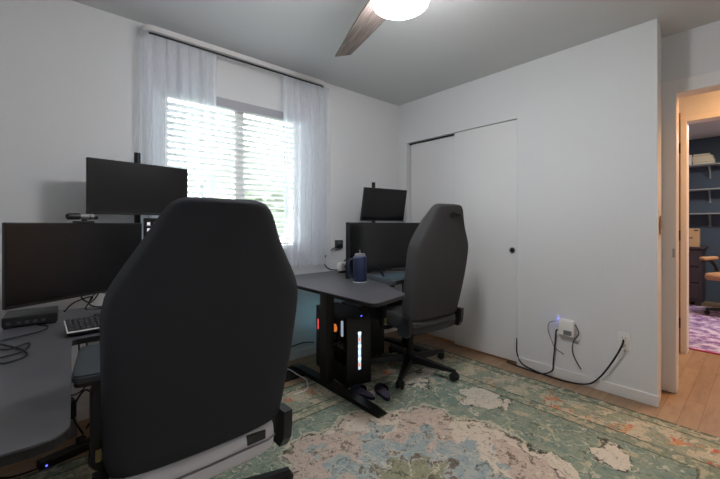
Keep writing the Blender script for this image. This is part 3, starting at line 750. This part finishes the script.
B().box((-w - .002, dp - .045, .30), (-w + .001, dp - .03, .38)).build('rear_light', 'ledr', pc)
ringm(.045, .055, .0, dp + .004, .36, .004, 'X').build('rear_fan_light', 'ledc', pc)
B().tube([(.02, -dp + .005, h), (.02, -dp + .005, h + .003)], .006, 10).build('power_button', 'ledb', pc)
for k, (x, y, a, lab) in enumerate(((1.588, 1.782, 1.62, 'navy slipper beside the desk foot, nearer the left'), (1.695, 1.70, 1.15, 'navy slipper on the rug farther from the desk foot'))):
    s = thing('slipper', lab, 'slipper', (x, y, RZ), a, 'slippers by the computer tower')
    sole = [(math.cos(q) * .11, math.sin(q) * (.042 if math.cos(q) > 0 else .034)) for q in [2 * PI * i / 24 for i in range(24)]]
    B().prism(sole, 0, .016, None, .004).build('sole', 'slip', s)
    B().prism([(p * .9, q * .86) for p, q in sole], .016, .020).build('insole', 'lilac', s)
    rr = []
    for i in range(8):
        u = i / 7; xx = .005 + .098 * u; hw_ = .046 * math.sqrt(max(.02, 1 - (xx / .112) ** 2)) ; hh = .05 * (1 - u ** 2 * .8)
        rr.append([(xx, hw_ * math.cos(PI * j / 10), .012 + hh * math.sin(PI * j / 10)) for j in range(11)])
    B().loft(rr, False).build('upper', 'slip', s, 60)
cable('white charging cable curling on the rug edge beside the desk foot', [(1.30, 2.33, .05), (1.34, 2.34, .075), (1.40, 2.29, .03), (1.42, 2.22, .014), (1.38, 2.13, .014), (1.33, 2.08, .014), (1.24, 2.08, .014)], .0045, 'white')
cable('black cable along the window wall baseboard left of the tower', [(1.25, 2.62, .10), (1.45, 2.63, .11), (1.65, 2.63, .13), (1.75, 2.60, .12)], .005)
cable('thin black cable slung from the corner desk beside the chair', [(1.36, 2.50, .70), (1.34, 2.52, .58), (1.36, 2.55, .50), (1.32, 2.56, .40), (1.28, 2.56, .32)], .003)
fm = B().box((1.12, 2.30, .0005), (1.47, 2.50, .02), .006).build('floor_box', 'rubber'); tag(fm, 'plain low black box for a dark shape on the floor under the window wall', 'box')  # plain box in place of a low dark shape, kind unclear
sw = thing('dark_mass_box', 'plain black box for a dark mass of unclear kind under the corner desk behind the computer tower', 'box', (2.10, 2.36, 0), math.radians(-4))  # plain box standing for an unclear dark mass behind the tower
B().box((-.14, -.14, .012), (.14, .14, .46), .012).box((-.10, -.145, .06), (.10, -.138, .40), .004).build('body', 'black', sw)
for x in (-.11, .11):
    for y in (-.11, .11): B().tube([(x, y, 0), (x, y, .013)], .015, 10).build('foot', 'rubber', sw)
# wall A outlet behind the corner desk
def outlet(name, label, loc, rz, w=.072, h=.117):
    t = thing(name, label, 'outlet', loc, rz)
    p = B().box((-w / 2, -.006, -h / 2), (w / 2, 0, h / 2), .003).build('cover_plate', 'white', t)
    b = B()
    for z in (-.024, .024):
        for x in (-.008, .008): b.box((x - .0015, -.0066, z - .006), (x + .0015, -.0055, z + .006))
        b.tube([(0, -.0066, z - .014), (0, -.0055, z - .014)], .003, 8)
    b.build('socket', 'rubber', p)
    return t
outlet('wall_outlet', 'outlet on the window wall beside the corner desk, black plug in it', (2.045, YA, .965), 0)
pl = thing('power_plug', 'square black plug in the outlet beside the right curtain', 'plug', (2.045, YA - .007, .965), 0)
B().box((-.038, -.03, -.035), (.038, 0, .038), .004).build('body', 'black', pl)
B().box((-.03, -.0315, .0), (.02, -.0295, .03)).build('label_face', 'mat', pl)
cable('black cable looping from the wall plug down to the corner desk', [(2.045, YA - .03, .94), (1.96, YA - .05, .93), (1.86, YA - .07, .87), (1.835, YA - .08, .81), (1.89, YA - .09, .75), (2.02, YA - .12, .737), (2.10, YA - .15, .737)], .005)
wa = thing('white_adapter', 'white charger block standing on the corner desk by the wall', 'charger', (1.975, 2.49, Z), .3)
B().box((-.045, -.03, 0), (.045, .03, .085), .018).build('body', 'white', wa)
B().box((-.012, -.034, .03), (.012, -.029, .06), .002).build('label_face', 'piping', wa)
cable('short black cable bundle on the corner desk behind the bottle', [(2.0, 2.52, .80), (2.05, 2.50, .84), (2.07, 2.45, .80), (1.98, 2.40, .737), (1.90, 2.44, .737), (2.02, 2.42, .74)], .006)

# ------------------------------------------------------------------ closet wall outlets
YO1, ZO1, YO2, ZO2 = .955, .39, .622, .372
R90 = -PI / 2
outlet('wall_outlet', 'outlet on the closet wall holding a bulky white adapter', (XB, YO1, ZO1), R90)
outlet('wall_outlet', 'outlet on the closet wall nearest the doorway, black cord plugged in', (XB, YO2, ZO2), R90)
sa = thing('plug_adapter', 'bulky white multi-socket adapter with night light on the closet wall', 'adapter', (XB - .007, YO1, ZO1), R90)
B().box((-.06, -.045, -.055), (.05, 0, .065), .012).build('body', 'white', sa)
B().box((-.02, -.0465, -.045), (.035, -.044, -.012), .002).build('socket_face', 'piping', sa)
B().box((-.066, -.02, .02), (-.059, -.005, .06), .002).build('night_light', 'nightlight', sa)
fb = XB - .03
cable('thick black cord from the doorway outlet along the floor to the closet', [(XB - .012, YO2, ZO2 + .012), (XB - .04, YO2 + .005, ZO2 - .03), (XB - .035, YO2 + .06, .22), (XB - .03, YO2 + .13, .10), (XB - .035, YO2 + .2, .03), (fb - .02, .95, .008), (fb - .02, 1.08, .008), (fb - .0, 1.2, .012), (XB - .018, 1.29, .03), (XB - .008, 1.325, .07), (XB - .006, 1.340, .12), (XB + .004, 1.343, .22)], .0055)
cable('black cord hanging from the white adapter down to the floor', [(XB - .03, YO1 + .045, ZO1 - .03), (XB - .03, YO1 + .075, ZO1 - .03), (XB - .02, YO1 + .085, ZO1 - .10), (XB - .02, YO1 + .10, .12), (XB - .025, YO1 + .105, .05), (fb - .01, 1.12, .010), (fb - .02, 1.2, .008), (fb, 1.34, .008), (fb + .02, 1.42, .008)], .005)
cable('grey looping cord at the left of the white adapter', [(XB - .03, YO1 + .05, ZO1 + .045), (XB - .03, YO1 + .12, ZO1 + .02), (XB - .025, YO1 + .135, ZO1 - .04), (XB - .02, YO1 + .11, ZO1 - .12), (XB - .012, YO1 + .09, ZO1 - .17), (XB - .012, YO1 + .03, ZO1 - .20)], .003, 'piping')
cable('grey cord dropping from the right of the white adapter', [(XB - .04, YO1 - .055, ZO1 + .04), (XB - .035, YO1 - .075, ZO1 - .02), (XB - .03, YO1 - .04, ZO1 - .085), (XB - .02, YO1 - .03, ZO1 - .16), (XB - .018, YO1 - .05, ZO1 - .22), (XB - .018, YO1 - .085, .115)], .0038, 'keys')
# light switch on the return beside the doorway
ls = thing('light_switch', 'beige light switch plate on the wall end beside the doorway', 'light switch', (2.99, .4505, 1.145), math.atan2(.027, .227))
B().box((-.05, -.005, -.06), (.05, 0, .06), .002).build('cover_plate', 'switchp', ls)
B().box((-.03, -.009, -.03), (-.012, -.004, .03), .002).box((.012, -.009, -.03), (.03, -.004, .03), .002).build('rocker', 'switchp', ls)

# ------------------------------------------------------------------ the room across the hall
r2 = B().box((4.46, -1.6, 0.0005), (6.85, 1.2, .008)).build('area_rug', 'prug'); tag(r2, 'purple and lilac rug in the room across the hall', 'rug')
B().box((4.44, -1.6, .0005), (4.465, 1.2, .011), .003).build('binding', 'magenta', r2)
sy0, sy1 = -1.2, 1.5
for z, lab in ((2.03, 'top'), (1.672, 'middle'), (1.318, 'lowest')):
    t = thing('wall_shelf', {'top': 'uppermost wall shelf on the navy wall, with books', 'middle': 'middle empty shelf on the navy wall', 'lowest': 'lowest empty shelf on the navy wall'}[lab], 'shelf', (XF, 0, z), 0, 'shelves on the navy wall')
    B().box((-.24, sy0, -.02), (0, sy1, 0), .002).build('board', 'shelf', t)
    for y in (-.5, .545, 1.35):
        B().box((-.02, y - .012, -.20), (0, y + .012, -.02)).box((-.20, y - .008, -.04), (0, y + .008, -.02)).tube([(-.17, y, -.03), (-.08, y, -.12), (-.01, y, -.18)], .008, 6).build('bracket', 'shelf', t)
wb = B().box((XF - .22, .725, 2.0305), (XF - .03, .79, 2.185), .004).build('storage_box', 'white'); tag(wb, 'white storage box at the left end of the top shelf', 'box')
for i, (wd, hh, mm, lab) in enumerate(((.24, .035, 'bookg', 'olive book at the bottom of the shelf stack'), (.235, .04, 'bookw', 'cream book second from the bottom of the shelf stack'), (.22, .05, 'bookw', 'thick cream book in the middle of the shelf stack'), (.18, .03, 'bookg', 'small olive book topmost on the shelf stack'))):
    zz = 2.0305 + sum((.035, .04, .05, .03)[:i])
    t = thing('book', lab, 'book', (XF - .12, .595 + .008 * i, zz), 0, 'books stacked on the top shelf')
    B().box((-.10, -wd / 2, 0), (.10, wd / 2, .004)).box((-.10, -wd / 2, hh - .0045), (.10, wd / 2, hh - .0005)).box((.096, -wd / 2, 0), (.10, wd / 2, hh - .0005)).build('cover', mm, t)
    B().box((-.095, -wd / 2 + .005, .004), (.096, wd / 2 - .005, hh - .0045)).build('pages', 'paper', t)
ds = thing('dresser', 'dark wooden dresser against the navy wall', 'dresser', (7.13, .95, 0))
B().box((-.24, -.36, .05), (.24, .36, .80), .006).box((-.26, -.39, .80), (.25, .39, .83), .005).build('body', 'dresser', ds)
for z in (.1, .33, .56):
    dr = B().box((-.255, -.33, z), (-.238, .33, z + .21), .004).build('drawer', 'dresser', ds)
    B().tube([(-.262, -.08, z + .11), (-.262, .08, z + .11)], .008, 8).build('handle', 'hinge', dr)
for x in (-.21, .21):
    for y in (-.32, .32): B().box((x - .03, y - .03, 0), (x + .03, y + .03, .06)).build('foot', 'dresser', ds)
cb = thing('cardboard_box', 'tan cardboard box on top of the dark dresser', 'box', (7.05, .70, .83), .05)
B().box((-.12, -.075, 0), (.12, .075, .26), .004).build('body', 'card', cb)
B().box((-.1215, -.01, .12), (-.119, .06, .135)).box((-.1215, -.065, .225), (-.119, -.02, .245)).build('label_mark', 'dresser', cb)
oc = thing('office_chair', 'tan padded office chair with black base in the next room', 'chair', (6.3, .20, .008), math.radians(70))
b = B().box((-.25, -.24, .45), (.25, .24, .54), .035).build('seat', 'tan', oc, 60)
B().box((-.23, -.27, .58), (.23, -.20, 1.0), .03, T((0, 0, 0), 0, .12)).build('backrest', 'tan', oc, 60)
for sx in (-1, 1):
    a = B().tube(spline([(sx * .27, -.15, .47), (sx * .29, -.12, .6), (sx * .29, .0, .68), (sx * .29, .14, .68)], 4), .018, 8).build('armrest', 'black', oc, 60)
    B().box((sx * .29 - .035, -.13, .685), (sx * .29 + .035, .17, .73), .015).build('arm_pad', 'tan', a, 60)
B().lathe([(.03, .08), (.03, .45)], 12).build('gas_lift', 'blackm', oc)
b = B().lathe([(.0001, .06), (.05, .06), (.05, .12), (.0001, .12)], 12).build('star_base', 'black', oc)
for k in range(5):
    m = Matrix.Rotation(k * 2 * PI / 5 + .4, 4, 'Z')
    l = B().loft([[(x, -w, z0), (x, w, z0), (x, w, z1), (x, -w, z1)] for x, w, z0, z1 in ((.03, .03, .06, .11), (.30, .02, .06, .085))], mtx=m).build('leg', 'black', b)
    B().lathe([(.0001, -.018), (.028, -.018), (.028, .018), (.0001, .018)], 14, m @ Matrix.Translation((.29, 0, .028)) @ Matrix.Rotation(PI / 2, 4, 'X')).build('castor', 'rubber', l)
